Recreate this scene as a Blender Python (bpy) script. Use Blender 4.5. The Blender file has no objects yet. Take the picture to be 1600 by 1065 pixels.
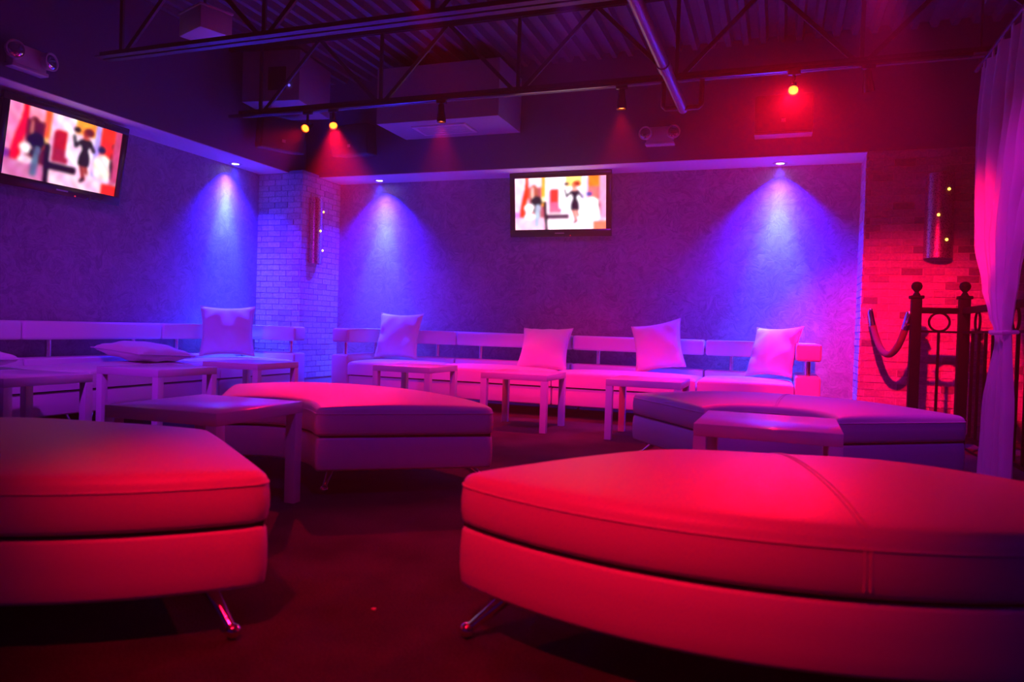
import bpy, bmesh, math, random
from mathutils import Vector, Matrix, Quaternion

random.seed(7)
SC = bpy.context.scene
COL = SC.collection
R = math.radians

# ------------------------------------------------------------------ camera
CAM_H = 0.81
YAW, PITCH, ROLL, FPX = -0.3466, -0.0185, 0.0309, 1154.3
def cam_basis():
    f = Vector((math.sin(YAW)*math.cos(PITCH), math.cos(YAW)*math.cos(PITCH), math.sin(PITCH)))
    r0 = Vector((math.cos(YAW), -math.sin(YAW), 0)); u0 = r0.cross(f)
    r = math.cos(ROLL)*r0 + math.sin(ROLL)*u0
    u = -math.sin(ROLL)*r0 + math.cos(ROLL)*u0
    return r, u, f
cr, cu, cf = cam_basis()
cam = bpy.data.cameras.new('camera'); cam_o = bpy.data.objects.new('camera', cam); COL.objects.link(cam_o)
m = Matrix((cr, cu, -cf)).transposed().to_4x4(); m.translation = (0, 0, CAM_H)
cam_o.matrix_world = m
cam.sensor_width = 36.0; cam.lens = FPX*36/1600; cam.clip_start = 0.05
cam.dof.use_dof = True; cam.dof.focus_distance = 6.2; cam.dof.aperture_fstop = 2.6
SC.camera = cam_o

# ------------------------------------------------------------------ world, view
w = bpy.data.worlds.new('world'); SC.world = w; w.use_nodes = True
w.node_tree.nodes['Background'].inputs[0].default_value = (0, 0, 0, 1)
# thin club haze filling the air
hz = w.node_tree.nodes.new('ShaderNodeVolumeScatter')
hz.inputs['Density'].default_value = 0.024; hz.inputs['Anisotropy'].default_value = 0.6
w.node_tree.links.new(hz.outputs[0], w.node_tree.nodes['World Output'].inputs['Volume'])
vs = SC.view_settings
vs.view_transform = 'Standard'; vs.look = 'None'; vs.gamma = 1.0; vs.use_curve_mapping = False
vs.exposure = 0.0
SC.cycles.use_denoising = True
SC.cycles.max_bounces = 6; SC.cycles.diffuse_bounces = 4; SC.cycles.volume_bounces = 0
SC.cycles.sample_clamp_indirect = 4.0

RED = (1.0, 0.002, 0.030)
BLUE = (0.022, 0.007, 1.0)
PALE = (0.042, 0.098, 1.0)
VIOLET = (0.20, 0.012, 1.0)
FLOOD = (0.45, 0.012, 1.0)
PINK = (0.62, 0.012, 1.0)

def spot(name, loc, target, power, color, size, blend=0.6, radius=0.03, parent=None):
    l = bpy.data.lights.new(name, 'SPOT'); l.energy = power; l.color = color
    l.spot_size = R(size); l.spot_blend = blend; l.shadow_soft_size = radius
    o = bpy.data.objects.new(name, l); COL.objects.link(o)
    o.location = loc
    o.rotation_euler = (Vector(target)-Vector(loc)).to_track_quat('-Z', 'Y').to_euler()
    if parent is not None:
        o.parent = parent; o.matrix_parent_inverse = parent.matrix_world.inverted()
    return o

# red stage spots of the lounge that hang on the joists above and behind the camera
spot('red_spot_lamp', (-0.85, 0.25, 2.75), (-0.75, 1.70, 0.25), 350, RED, 48, 0.9, 0.05)
spot('red_spot_lamp', (0.38, 3.9, 2.68), (0.98, 7.0, 0.38), 1900, RED, 42, 0.9, 0.03)
spot('red_spot_lamp', (-2.0, 3.7, 2.7), (-1.8, 6.5, 0.10), 320, RED, 46, 0.8, 0.05)
# added violet fill lamps by the unseen walls, for bounced light into the room
for bx_, by_ in ((-4.0, -3.2), (-1.5, -3.2), (1.2, -3.2), (3.7, 1.0)):
    spot('violet_fill_lamp', (bx_, by_, 2.6), (bx_, by_-0.12 if by_ < 0 else by_, 0.2), 50, VIOLET, 140, 1.0, 0.05)
# violet spots over the foreground ring of seats
spot('violet_spot_lamp', (0.35, 2.1, 2.70), (0.35, 4.4, 0.3), 75, VIOLET, 74, 0.9, 0.06)
spot('violet_spot_lamp', (-1.1, 1.9, 2.70), (-1.8, 3.4, 0.3), 38, VIOLET, 74, 0.9, 0.06)
# violet floods on the nearer joist that wash the two sofas, then one added fill
spot('violet_flood_lamp', (-3.1, 1.7, 2.70), (-4.7, 5.2, 0.15), 360, FLOOD, 60, 0.9, 0.06)
spot('violet_flood_lamp', (-1.2, 4.05, 2.70), (-1.6, 6.7, 0.3), 150, FLOOD, 84, 0.9, 0.06)
spot('violet_flood_lamp', (0.35, 4.05, 2.70), (0.75, 5.2, 0.8), 115, (1.0, 0.012, 0.9), 84, 0.9, 0.06)  # added magenta fill to brighten the right ottoman and the curtain

# ------------------------------------------------------------------ materials
MATS = {}
def nodes_of(name):
    m = bpy.data.materials.new(name); m.use_nodes = True
    nt = m.node_tree; b = nt.nodes['Principled BSDF']
    MATS[name] = m
    return m, nt, b
def plain(name, col, rough=0.5, metal=0.0, bump=0.0, scale=60.0, var=0.0, coat=0.0, spec=0.5):
    m, nt, b = nodes_of(name)
    b.inputs['Base Color'].default_value = (*col, 1); b.inputs['Roughness'].default_value = rough
    b.inputs['Metallic'].default_value = metal
    b.inputs['Coat Weight'].default_value = coat
    b.inputs['Specular IOR Level'].default_value = spec
    tc = nt.nodes.new('ShaderNodeTexCoord')
    nz = nt.nodes.new('ShaderNodeTexNoise'); nz.inputs['Scale'].default_value = scale; nz.inputs['Detail'].default_value = 4
    nt.links.new(tc.outputs['Object'], nz.inputs['Vector'])
    if var > 0:
        rp = nt.nodes.new('ShaderNodeValToRGB')
        rp.color_ramp.elements[0].position = 0.3; rp.color_ramp.elements[1].position = 0.7
        rp.color_ramp.elements[0].color = (*[c*(1-var) for c in col], 1)
        rp.color_ramp.elements[1].color = (*[min(1, c*(1+var)) for c in col], 1)
        nt.links.new(nz.outputs['Fac'], rp.inputs['Fac']); nt.links.new(rp.outputs['Color'], b.inputs['Base Color'])
    if bump > 0:
        bp = nt.nodes.new('ShaderNodeBump'); bp.inputs['Strength'].default_value = bump; bp.inputs['Distance'].default_value = 0.01
        nt.links.new(nz.outputs['Fac'], bp.inputs['Height']); nt.links.new(bp.outputs['Normal'], b.inputs['Normal'])
    return m
def emit(name, col, strength):
    m, nt, b = nodes_of(name)
    b.inputs['Base Color'].default_value = (0.02, 0.02, 0.02, 1)
    b.inputs['Emission Color'].default_value = (*col, 1); b.inputs['Emission Strength'].default_value = strength
    return m

plain('leather', (0.80, 0.79, 0.80), 0.42, 0, 0.12, 220, 0.03)
plain('leather_base', (0.76, 0.75, 0.76), 0.45, 0, 0.12, 220, 0.03)
plain('stitch', (0.55, 0.54, 0.56), 0.6)
plain('fabric', (0.82, 0.81, 0.82), 0.9, 0, 0.25, 500, 0.04)
plain('fabric_edge', (0.72, 0.70, 0.74), 0.9, 0, 0.2, 400)
plain('lacquer', (0.80, 0.80, 0.82), 0.16, 0, 0.0, 10, 0.02)
plain('lacquer_leg', (0.78, 0.78, 0.80), 0.25, 0, 0.0, 10, 0.02)
plain('chrome', (0.86, 0.86, 0.88), 0.10, 1.0, 0.0, 30, 0.03)
plain('tube', (0.75, 0.75, 0.78), 0.25, 1.0, 0.0, 30, 0.03)
plain('ceiling_paint', (0.11, 0.10, 0.12), 0.6, 0, 0.05, 30, 0.15)
plain('steel_black', (0.045, 0.04, 0.05), 0.5, 0.2, 0.1, 60, 0.2)
plain('joist_paint', (0.065, 0.06, 0.07), 0.5, 0.1, 0.1, 60, 0.2)
plain('pipe_paint', (0.26, 0.24, 0.28), 0.35, 0.3, 0.05, 40, 0.1)
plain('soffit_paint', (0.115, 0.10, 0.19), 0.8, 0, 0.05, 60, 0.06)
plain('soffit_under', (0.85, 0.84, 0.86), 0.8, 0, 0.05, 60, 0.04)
plain('duct_white', (0.34, 0.33, 0.36), 0.7, 0, 0.05, 30, 0.05)
plain('plastic_white', (0.68, 0.66, 0.68), 0.4, 0, 0.0, 30, 0.03)
plain('plastic_black', (0.018, 0.017, 0.02), 0.22, 0, 0.0, 30, 0.1)
plain('speaker_black', (0.02, 0.018, 0.022), 0.6, 0, 0.3, 300, 0.2)
plain('logo_grey', (0.45, 0.44, 0.48), 0.3, 0.6)
plain('track_metal', (0.12, 0.11, 0.12), 0.22, 0.9, 0.0, 30, 0.1)
plain('iron', (0.003, 0.0027, 0.0034), 0.5, 0.0, 0.15, 80, 0.2, spec=0.03)
plain('rope_velvet', (0.16, 0.02, 0.03), 0.95, 0, 0.4, 300, 0.2)
plain('paper', (0.7, 0.55, 0.5), 0.8)
plain('mortar_column', (0.30, 0.28, 0.32), 0.95, 0, 0.3, 120, 0.1)
plain('mortar_pier', (0.56, 0.50, 0.50), 0.95, 0, 0.3, 120, 0.1)
emit('lamp_red', (1.0, 0.085, 0.006), 12)
emit('lamp_red_dim', (1.0, 0.12, 0.02), 16)
emit('lamp_yellow', (1.0, 0.42, 0.04), 9)
emit('lamp_blue', (0.8, 0.75, 1.0), 14)
emit('led_red', (1.0, 0.02, 0.06), 1.2)
emit('led_blue', (0.15, 0.1, 1.0), 1.5)

def brick_mat(name, c0, c1, dark, darkfrac):
    m, nt, b = nodes_of(name)
    oi = nt.nodes.new('ShaderNodeObjectInfo'); tc = nt.nodes.new('ShaderNodeTexCoord')
    geo = nt.nodes.new('ShaderNodeNewGeometry')
    rp = nt.nodes.new('ShaderNodeValToRGB'); rp.color_ramp.interpolation = 'LINEAR'
    e = rp.color_ramp.elements
    e[0].position = 0.0; e[0].color = (*dark, 1)
    e[1].position = 1.0; e[1].color = (*c1, 1)
    x = e.new(darkfrac); x.color = (*dark, 1)
    y = e.new(min(darkfrac+0.08, .95)); y.color = (*c0, 1)
    nt.links.new(oi.outputs['Random'], rp.inputs['Fac'])
    nz = nt.nodes.new('ShaderNodeTexNoise'); nz.inputs['Scale'].default_value = 55; nz.inputs['Detail'].default_value = 5
    nt.links.new(geo.outputs['Position'], nz.inputs['Vector'])
    mx = nt.nodes.new('ShaderNodeMix'); mx.data_type = 'RGBA'; mx.blend_type = 'MULTIPLY'; mx.inputs[0].default_value = 0.55
    r2 = nt.nodes.new('ShaderNodeValToRGB'); r2.color_ramp.elements[0].color = (.35, .35, .35, 1); r2.color_ramp.elements[0].position = .3
    r2.color_ramp.elements[1].position = .65
    nt.links.new(nz.outputs['Fac'], r2.inputs['Fac'])
    nt.links.new(rp.outputs['Color'], mx.inputs[6]); nt.links.new(r2.outputs['Color'], mx.inputs[7])
    nt.links.new(mx.outputs[2], b.inputs['Base Color'])
    bp = nt.nodes.new('ShaderNodeBump'); bp.inputs['Strength'].default_value = .5; bp.inputs['Distance'].default_value = .008
    nt.links.new(nz.outputs['Fac'], bp.inputs['Height']); nt.links.new(bp.outputs['Normal'], b.inputs['Normal'])
    b.inputs['Roughness'].default_value = 0.9
brick_mat('brick_column', (.56, .52, .58), (.66, .62, .68), (.44, .40, .46), 0.12)
brick_mat('brick_pier', (.40, .33, .33), (.54, .46, .46), (.22, .18, .19), 0.09)

def plaster(name, ca, cb):
    # trowelled decorative plaster: short swirling strokes
    m, nt, b = nodes_of(name)
    tc = nt.nodes.new('ShaderNodeTexCoord')
    n1 = nt.nodes.new('ShaderNodeTexNoise'); n1.inputs['Scale'].default_value = 5.5; n1.inputs['Detail'].default_value = 3; n1.inputs['Distortion'].default_value = 1.2
    nt.links.new(tc.outputs['Object'], n1.inputs['Vector'])
    vm = nt.nodes.new('ShaderNodeVectorMath'); vm.operation = 'SCALE'; vm.inputs['Scale'].default_value = 0.55
    nt.links.new(n1.outputs['Color'], vm.inputs[0])
    va = nt.nodes.new('ShaderNodeVectorMath'); va.operation = 'ADD'
    nt.links.new(tc.outputs['Object'], va.inputs[0]); nt.links.new(vm.outputs[0], va.inputs[1])
    mp = nt.nodes.new('ShaderNodeMapping'); mp.inputs['Scale'].default_value = (1.0, 1.0, 2.0); mp.inputs['Rotation'].default_value = (.5, .6, 0)
    nt.links.new(va.outputs[0], mp.inputs['Vector'])
    n2 = nt.nodes.new('ShaderNodeTexNoise'); n2.inputs['Scale'].default_value = 8.5; n2.inputs['Detail'].default_value = 5; n2.inputs['Roughness'].default_value = .62; n2.inputs['Distortion'].default_value = .8
    nt.links.new(mp.outputs[0], n2.inputs['Vector'])
    n3 = nt.nodes.new('ShaderNodeTexNoise'); n3.inputs['Scale'].default_value = 1.6; n3.inputs['Detail'].default_value = 2
    nt.links.new(tc.outputs['Object'], n3.inputs['Vector'])
    mt = nt.nodes.new('ShaderNodeMath'); mt.operation = 'MULTIPLY_ADD'; mt.inputs[1].default_value = .35; 
    nt.links.new(n3.outputs['Fac'], mt.inputs[0]); nt.links.new(n2.outputs['Fac'], mt.inputs[2])
    rp = nt.nodes.new('ShaderNodeValToRGB')
    rp.color_ramp.elements[0].position = .52; rp.color_ramp.elements[0].color = (*ca, 1)
    rp.color_ramp.elements[1].position = .86; rp.color_ramp.elements[1].color = (*cb, 1)
    nt.links.new(mt.outputs[0], rp.inputs['Fac']); nt.links.new(rp.outputs['Color'], b.inputs['Base Color'])
    bp = nt.nodes.new('ShaderNodeBump'); bp.inputs['Strength'].default_value = .35; bp.inputs['Distance'].default_value = .006
    nt.links.new(n2.outputs['Fac'], bp.inputs['Height']); nt.links.new(bp.outputs['Normal'], b.inputs['Normal'])
    b.inputs['Roughness'].default_value = .6
plaster('plaster', (.19, .17, .23), (.37, .35, .43))

def carpet():
    m, nt, b = nodes_of('carpet')
    tc = nt.nodes.new('ShaderNodeTexCoord')
    n1 = nt.nodes.new('ShaderNodeTexNoise'); n1.inputs['Scale'].default_value = 160; n1.inputs['Detail'].default_value = 3
    n2 = nt.nodes.new('ShaderNodeTexNoise'); n2.inputs['Scale'].default_value = 2.5; n2.inputs['Detail'].default_value = 3
    for n in (n1, n2): nt.links.new(tc.outputs['Object'], n.inputs['Vector'])
    mt = nt.nodes.new('ShaderNodeMath'); mt.operation = 'MULTIPLY'
    nt.links.new(n1.outputs['Fac'], mt.inputs[0]); nt.links.new(n2.outputs['Fac'], mt.inputs[1])
    rp = nt.nodes.new('ShaderNodeValToRGB')
    rp.color_ramp.elements[0].position = .12; rp.color_ramp.elements[0].color = (.020, .017, .018, 1)
    rp.color_ramp.elements[1].position = .42; rp.color_ramp.elements[1].color = (.085, .072, .072, 1)
    nt.links.new(mt.outputs[0], rp.inputs['Fac']); nt.links.new(rp.outputs['Color'], b.inputs['Base Color'])
    bp = nt.nodes.new('ShaderNodeBump'); bp.inputs['Strength'].default_value = .6; bp.inputs['Distance'].default_value = .01
    nt.links.new(n1.outputs['Fac'], bp.inputs['Height']); nt.links.new(bp.outputs['Normal'], b.inputs['Normal'])
    b.inputs['Roughness'].default_value = 1.0; b.inputs['Specular IOR Level'].default_value = .1
carpet()

def perforated():
    m, nt, b = nodes_of('perforated')
    tc = nt.nodes.new('ShaderNodeTexCoord')
    vo = nt.nodes.new('ShaderNodeTexVoronoi'); vo.inputs['Scale'].default_value = 95
    nt.links.new(tc.outputs['Object'], vo.inputs['Vector'])
    rp = nt.nodes.new('ShaderNodeValToRGB')
    rp.color_ramp.elements[0].position = .28; rp.color_ramp.elements[0].color = (.02, .02, .02, 1)
    rp.color_ramp.elements[1].position = .42; rp.color_ramp.elements[1].color = (.55, .53, .57, 1)
    nt.links.new(vo.outputs['Distance'], rp.inputs['Fac']); nt.links.new(rp.outputs['Color'], b.inputs['Base Color'])
    b.inputs['Metallic'].default_value = .85; b.inputs['Roughness'].default_value = .32
perforated()

def sheer():
    m, nt, b = nodes_of('sheer')
    b.inputs['Base Color'].default_value = (.78, .75, .80, 1); b.inputs['Roughness'].default_value = .9
    tr = nt.nodes.new('ShaderNodeBsdfTranslucent'); tr.inputs['Color'].default_value = (.8, .76, .82, 1)
    tp = nt.nodes.new('ShaderNodeBsdfTransparent')
    m1 = nt.nodes.new('ShaderNodeMixShader'); m1.inputs[0].default_value = .45
    m2 = nt.nodes.new('ShaderNodeMixShader'); m2.inputs[0].default_value = .16
    nt.links.new(b.outputs[0], m1.inputs[1]); nt.links.new(tr.outputs[0], m1.inputs[2])
    nt.links.new(m1.outputs[0], m2.inputs[1]); nt.links.new(tp.outputs[0], m2.inputs[2])
    nt.links.new(m2.outputs[0], nt.nodes['Material Output'].inputs['Surface'])
sheer()

def screen_mat(name, strength, power):
    m, nt, b = nodes_of(name)
    at = nt.nodes.new('ShaderNodeAttribute'); at.attribute_name = 'picture'
    g = nt.nodes.new('ShaderNodeGamma'); g.inputs['Gamma'].default_value = power
    nt.links.new(at.outputs['Color'], g.inputs['Color'])
    b.inputs['Base Color'].default_value = (.01, .01, .01, 1); b.inputs['Roughness'].default_value = .25
    nt.links.new(g.outputs['Color'], b.inputs['Emission Color']); b.inputs['Emission Strength'].default_value = strength
screen_mat('screen_bright', 2.3, 1.05)
screen_mat('screen_angled', 1.5, 2.3)

# ------------------------------------------------------------------ mesh helpers
def mesh_obj(name, bm, mat, parent=None, loc=None, smooth=True, angle=40):
    me = bpy.data.meshes.new(name); bm.normal_update(); bm.to_mesh(me); bm.free()
    me.materials.append(MATS[mat])
    if smooth:
        for p in me.polygons: p.use_smooth = True
        try: me.set_sharp_from_angle(angle=R(angle))
        except Exception: pass
    return link(name, me, parent, loc)
def link(name, me, parent=None, loc=None, rot=None, scale=None):
    o = bpy.data.objects.new(name, me); COL.objects.link(o)
    if loc is not None: o.location = loc
    if rot is not None: o.rotation_euler = rot
    if scale is not None: o.scale = scale
    if parent is not None: o.parent = parent
    return o
def thing(name, label, cat, loc=(0, 0, 0), rz=0.0, group=None):
    o = bpy.data.objects.new(name, None); COL.objects.link(o)
    o.empty_display_size = .1
    o.location = loc; o.rotation_euler = (0, 0, rz)
    return tag(o, label, cat, group)
def tag(o, label, cat, group=None):
    o['label'] = label; o['category'] = cat
    if group: o['group'] = group
    return o
def structure(o, label, cat):
    o['kind'] = 'structure'; o['label'] = label; o['category'] = cat
    return o
def children(o): return [c for c in bpy.data.objects if c.parent == o]
def copy_tree(o, parent=None):
    c = o.copy(); COL.objects.link(c); c.parent = parent
    for ch in children(o): copy_tree(ch, c)
    return c

def box(bm, x0, x1, y0, y1, z0, z1, bev=0.0, seg=2):
    vs_ = [bm.verts.new(p) for p in ((x0,y0,z0),(x1,y0,z0),(x1,y1,z0),(x0,y1,z0),(x0,y0,z1),(x1,y0,z1),(x1,y1,z1),(x0,y1,z1))]
    fs = [bm.faces.new([vs_[i] for i in f]) for f in ((3,2,1,0),(4,5,6,7),(0,1,5,4),(1,2,6,5),(2,3,7,6),(3,0,4,7))]
    if bev > 0:
        es = list({e for f in fs for e in f.edges})
        bmesh.ops.bevel(bm, geom=es, offset=bev, segments=seg, affect='EDGES', profile=.5)
def prism(bm, pts, z0, z1, bev=0.0, seg=3):
    lo = [bm.verts.new((x, y, z0)) for x, y in pts]; hi = [bm.verts.new((x, y, z1)) for x, y in pts]
    n = len(pts); fs = [bm.faces.new(lo[::-1]), bm.faces.new(hi)]
    for i in range(n): fs.append(bm.faces.new((lo[i], lo[(i+1) % n], hi[(i+1) % n], hi[i])))
    if bev > 0:
        es = list({e for f in fs for e in f.edges})
        bmesh.ops.bevel(bm, geom=es, offset=bev, segments=seg, affect='EDGES', profile=.5)
def tube(bm, pts, rad, n=10, closed=False, cap=True):
    pts = [Vector(p) for p in pts]
    rs = rad if isinstance(rad, (list, tuple)) else [rad]*len(pts)
    rings = []; up = None
    for i, p in enumerate(pts):
        if closed: t = pts[(i+1) % len(pts)] - pts[i-1]
        else: t = pts[min(i+1, len(pts)-1)] - pts[max(i-1, 0)]
        t.normalize()
        if up is None: up = Vector((0, 0, 1)) if abs(t.z) < .9 else Vector((1, 0, 0))
        a = t.cross(up).normalized(); b = a.cross(t).normalized(); up = b
        rings.append([bm.verts.new(p + rs[i]*(math.cos(2*math.pi*k/n)*a + math.sin(2*math.pi*k/n)*b)) for k in range(n)])
    m_ = len(rings)
    for i in range(m_ if closed else m_-1):
        A, B = rings[i], rings[(i+1) % m_]
        for k in range(n): bm.faces.new((A[k], A[(k+1) % n], B[(k+1) % n], B[k]))
    if cap and not closed:
        bm.faces.new(rings[0][::-1]); bm.faces.new(rings[-1])
def lathe(bm, prof, n=20, axis_origin=(0, 0, 0), mat=None):
    o = Vector(axis_origin); rings = []
    for r_, z_ in prof:
        if r_ < 1e-5: rings.append([bm.verts.new((0, 0, z_))])
        else: rings.append([bm.verts.new((r_*math.cos(2*math.pi*k/n), r_*math.sin(2*math.pi*k/n), z_)) for k in range(n)])
    for A, B in zip(rings, rings[1:]):
        for k in range(n):
            k2 = (k+1) % n
            if len(A) == 1 and len(B) == 1: continue
            if len(A) == 1: bm.faces.new((A[0], B[k2], B[k]))
            elif len(B) == 1: bm.faces.new((A[k], A[k2], B[0]))
            else: bm.faces.new((A[k], A[k2], B[k2], B[k]))
    vs_ = [v for r_ in rings for v in r_]
    M = mat if mat is not None else Matrix.Identity(4)
    for v in vs_: v.co = (M @ v.co) + o
    bmesh.ops.recalc_face_normals(bm, faces=bm.faces)
def ball(bm, c, r_, n=12):
    lathe(bm, [(r_*math.sin(math.pi*i/8), -r_*math.cos(math.pi*i/8)) for i in range(9)], n, c)
def bar(bm, a, b, hx, hy):
    # rectangular bar from a to b
    a = Vector(a); b = Vector(b); t = (b-a).normalized()
    up = Vector((0, 1, 0)) if abs(t.y) < .9 else Vector((0, 0, 1))
    s = t.cross(up).normalized(); u = s.cross(t).normalized()
    q = []
    for p in (a, b): q.append([bm.verts.new(p + sx*hx*s + sy*hy*u) for sx, sy in ((-1,-1),(1,-1),(1,1),(-1,1))])
    for k in range(4): bm.faces.new((q[0][k], q[0][(k+1) % 4], q[1][(k+1) % 4], q[1][k]))
    bm.faces.new(q[0][::-1]); bm.faces.new(q[1])
    bmesh.ops.recalc_face_normals(bm, faces=bm.faces)
def B(): return bmesh.new()
def box_obj(name, dims, mat, parent=None, bev=0.0, seg=2, loc=None):
    bm = B(); box(bm, *dims, bev=bev, seg=seg); return mesh_obj(name, bm, mat, parent, loc)

# ------------------------------------------------------------------ room dimensions
D, W, XL, XW, CX, CY, PX, S = 7.02, 7.442, -5.056, -5.445, -4.878, 6.723, 0.669, 2.413
DECK = 3.42
XR, YF = 4.2, -4.0

structure(box_obj('floor', (XW-.2, XR, YF, W+.2, -.12, 0), 'carpet'), 'dark carpet floor of the lounge', 'floor')
# corrugated steel roof deck
bm = B()
pitch = .15; xs = []; x = XW-.2
prof = []
while x < XR:
    for dx, dz in ((0, 0), (.045, 0), (.065, .055), (.13, .055)): prof.append((x+dx, DECK+dz))
    x += pitch
lo = [bm.verts.new((px_, YF, z_)) for px_, z_ in prof]; hi = [bm.verts.new((px_, W+.2, z_)) for px_, z_ in prof]
tl = [bm.verts.new((px_, YF, DECK+.12)) for px_, z_ in prof]; th = [bm.verts.new((px_, W+.2, DECK+.12)) for px_, z_ in prof]
for i in range(len(prof)-1):
    bm.faces.new((lo[i], hi[i], hi[i+1], lo[i+1])); bm.faces.new((tl[i], tl[i+1], th[i+1], th[i]))
structure(mesh_obj('ceiling', bm, 'ceiling_paint', smooth=False), 'dark corrugated metal roof deck above the steel joists', 'ceiling')

structure(box_obj('wall_back', (CX-.1, PX+.05, W, W+.2, 0, S+.05), 'plaster'), 'trowelled plaster wall behind the long white sofa, with a television', 'wall')
structure(box_obj('wall_left', (XW-.2, XW, YF, W, 0, S+.05), 'plaster'), 'trowelled plaster wall on the left side with the angled television', 'wall')
structure(box_obj('wall_right', (XR, XR+.2, YF, W+.2, 0, DECK+.12), 'soffit_paint'), 'plain dark side wall beyond the railing', 'wall')
structure(box_obj('wall_front', (XW-.2, XR+.2, YF-.2, YF, 0, DECK+.12), 'soffit_paint'), 'plain wall behind the viewer', 'wall')
o = structure(box_obj('wall_soffit_back', (XL-.4, XR, D, W+.2, S, DECK+.06), 'soffit_paint'), 'dark soffit over the back wall carrying speakers and emergency light', 'soffit')
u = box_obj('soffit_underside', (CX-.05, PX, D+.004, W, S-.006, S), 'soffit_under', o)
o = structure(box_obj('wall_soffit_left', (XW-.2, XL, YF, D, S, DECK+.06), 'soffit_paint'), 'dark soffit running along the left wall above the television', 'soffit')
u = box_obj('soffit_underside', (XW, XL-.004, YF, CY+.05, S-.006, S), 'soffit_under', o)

# ------------------------------------------------------------------ bricks
KC = .0615; BL = .166; JT = .0072
brick_me = {}
def brick_mesh(mat):
    if mat not in brick_me:
        bm = B(); box(bm, -.5, .5, -.5, .5, -.5, .5)
        me = bpy.data.meshes.new('brick'); bm.normal_update(); bm.to_mesh(me); bm.free(); me.materials.append(MATS[mat]); brick_me[mat] = me
    return brick_me[mat]
rb = random.Random(3)
def brick_face(parent, mat, origin, udir, ndir, width, z0, z1, start=0.0):
    """bricks laid on a vertical face: origin = start corner (x, y), udir along the face, ndir outwards"""
    u = Vector((*udir, 0)); n = Vector((*ndir, 0)); rz = math.atan2(u.y, u.x)
    c = int(z0/KC); cnt = 0
    while (c+1)*KC <= z1+1e-6:
        s = -start - (BL*.5 if c % 2 else 0.0)
        while s < width-.012:
            a = max(s, 0)+JT/2*(1 if s > 0 else 0); b = min(s+BL, width)-JT/2*(1 if s+BL < width else 0)
            s += BL
            if b-a < .015: continue
            proud = .007+rb.uniform(-.0018, .0022)
            dep = .02
            p = Vector((origin[0], origin[1], 0))+u*((a+b)/2)+n*(proud-dep/2)
            o = link('brick', brick_mesh(mat), parent, (p.x, p.y, (c+.5)*KC+rb.uniform(-.0006, .0006)), (0, rb.uniform(-.004, .004), rz), (b-a, dep, KC-JT))
            cnt += 1
        c += 1
    return cnt
col = structure(box_obj('wall_column', (XW+.001, CX, CY, W, 0, S+.02), 'mortar_column'), 'pale brick corner column between the two plaster walls', 'column')
n1 = brick_face(col, 'brick_column', (XW, CY), (1, 0), (0, -1), CX-XW+.006, .22, S+.02, .03)
n2 = brick_face(col, 'brick_column', (CX, CY), (0, 1), (1, 0), W-CY, .22, S+.02, .10)
pier = structure(box_obj('wall_brick_pier', (PX, XR, D, W+.2, 0, S), 'mortar_pier'), 'brick wall lit red behind the rope and iron railing', 'wall')
n3 = brick_face(pier, 'brick_pier', (PX, D), (1, 0), (0, -1), 1.22, .0, S, .05)
ret = structure(box_obj('wall_brick_return', (PX-.010, PX-.0005, D, W, 0, S), 'mortar_column'), 'narrow blue-lit side of the brick wall beside the plaster', 'wall')
n4 = brick_face(ret, 'brick_column', (PX-.010, W), (0, -1), (-1, 0), W-D, .30, S, .06)

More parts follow.
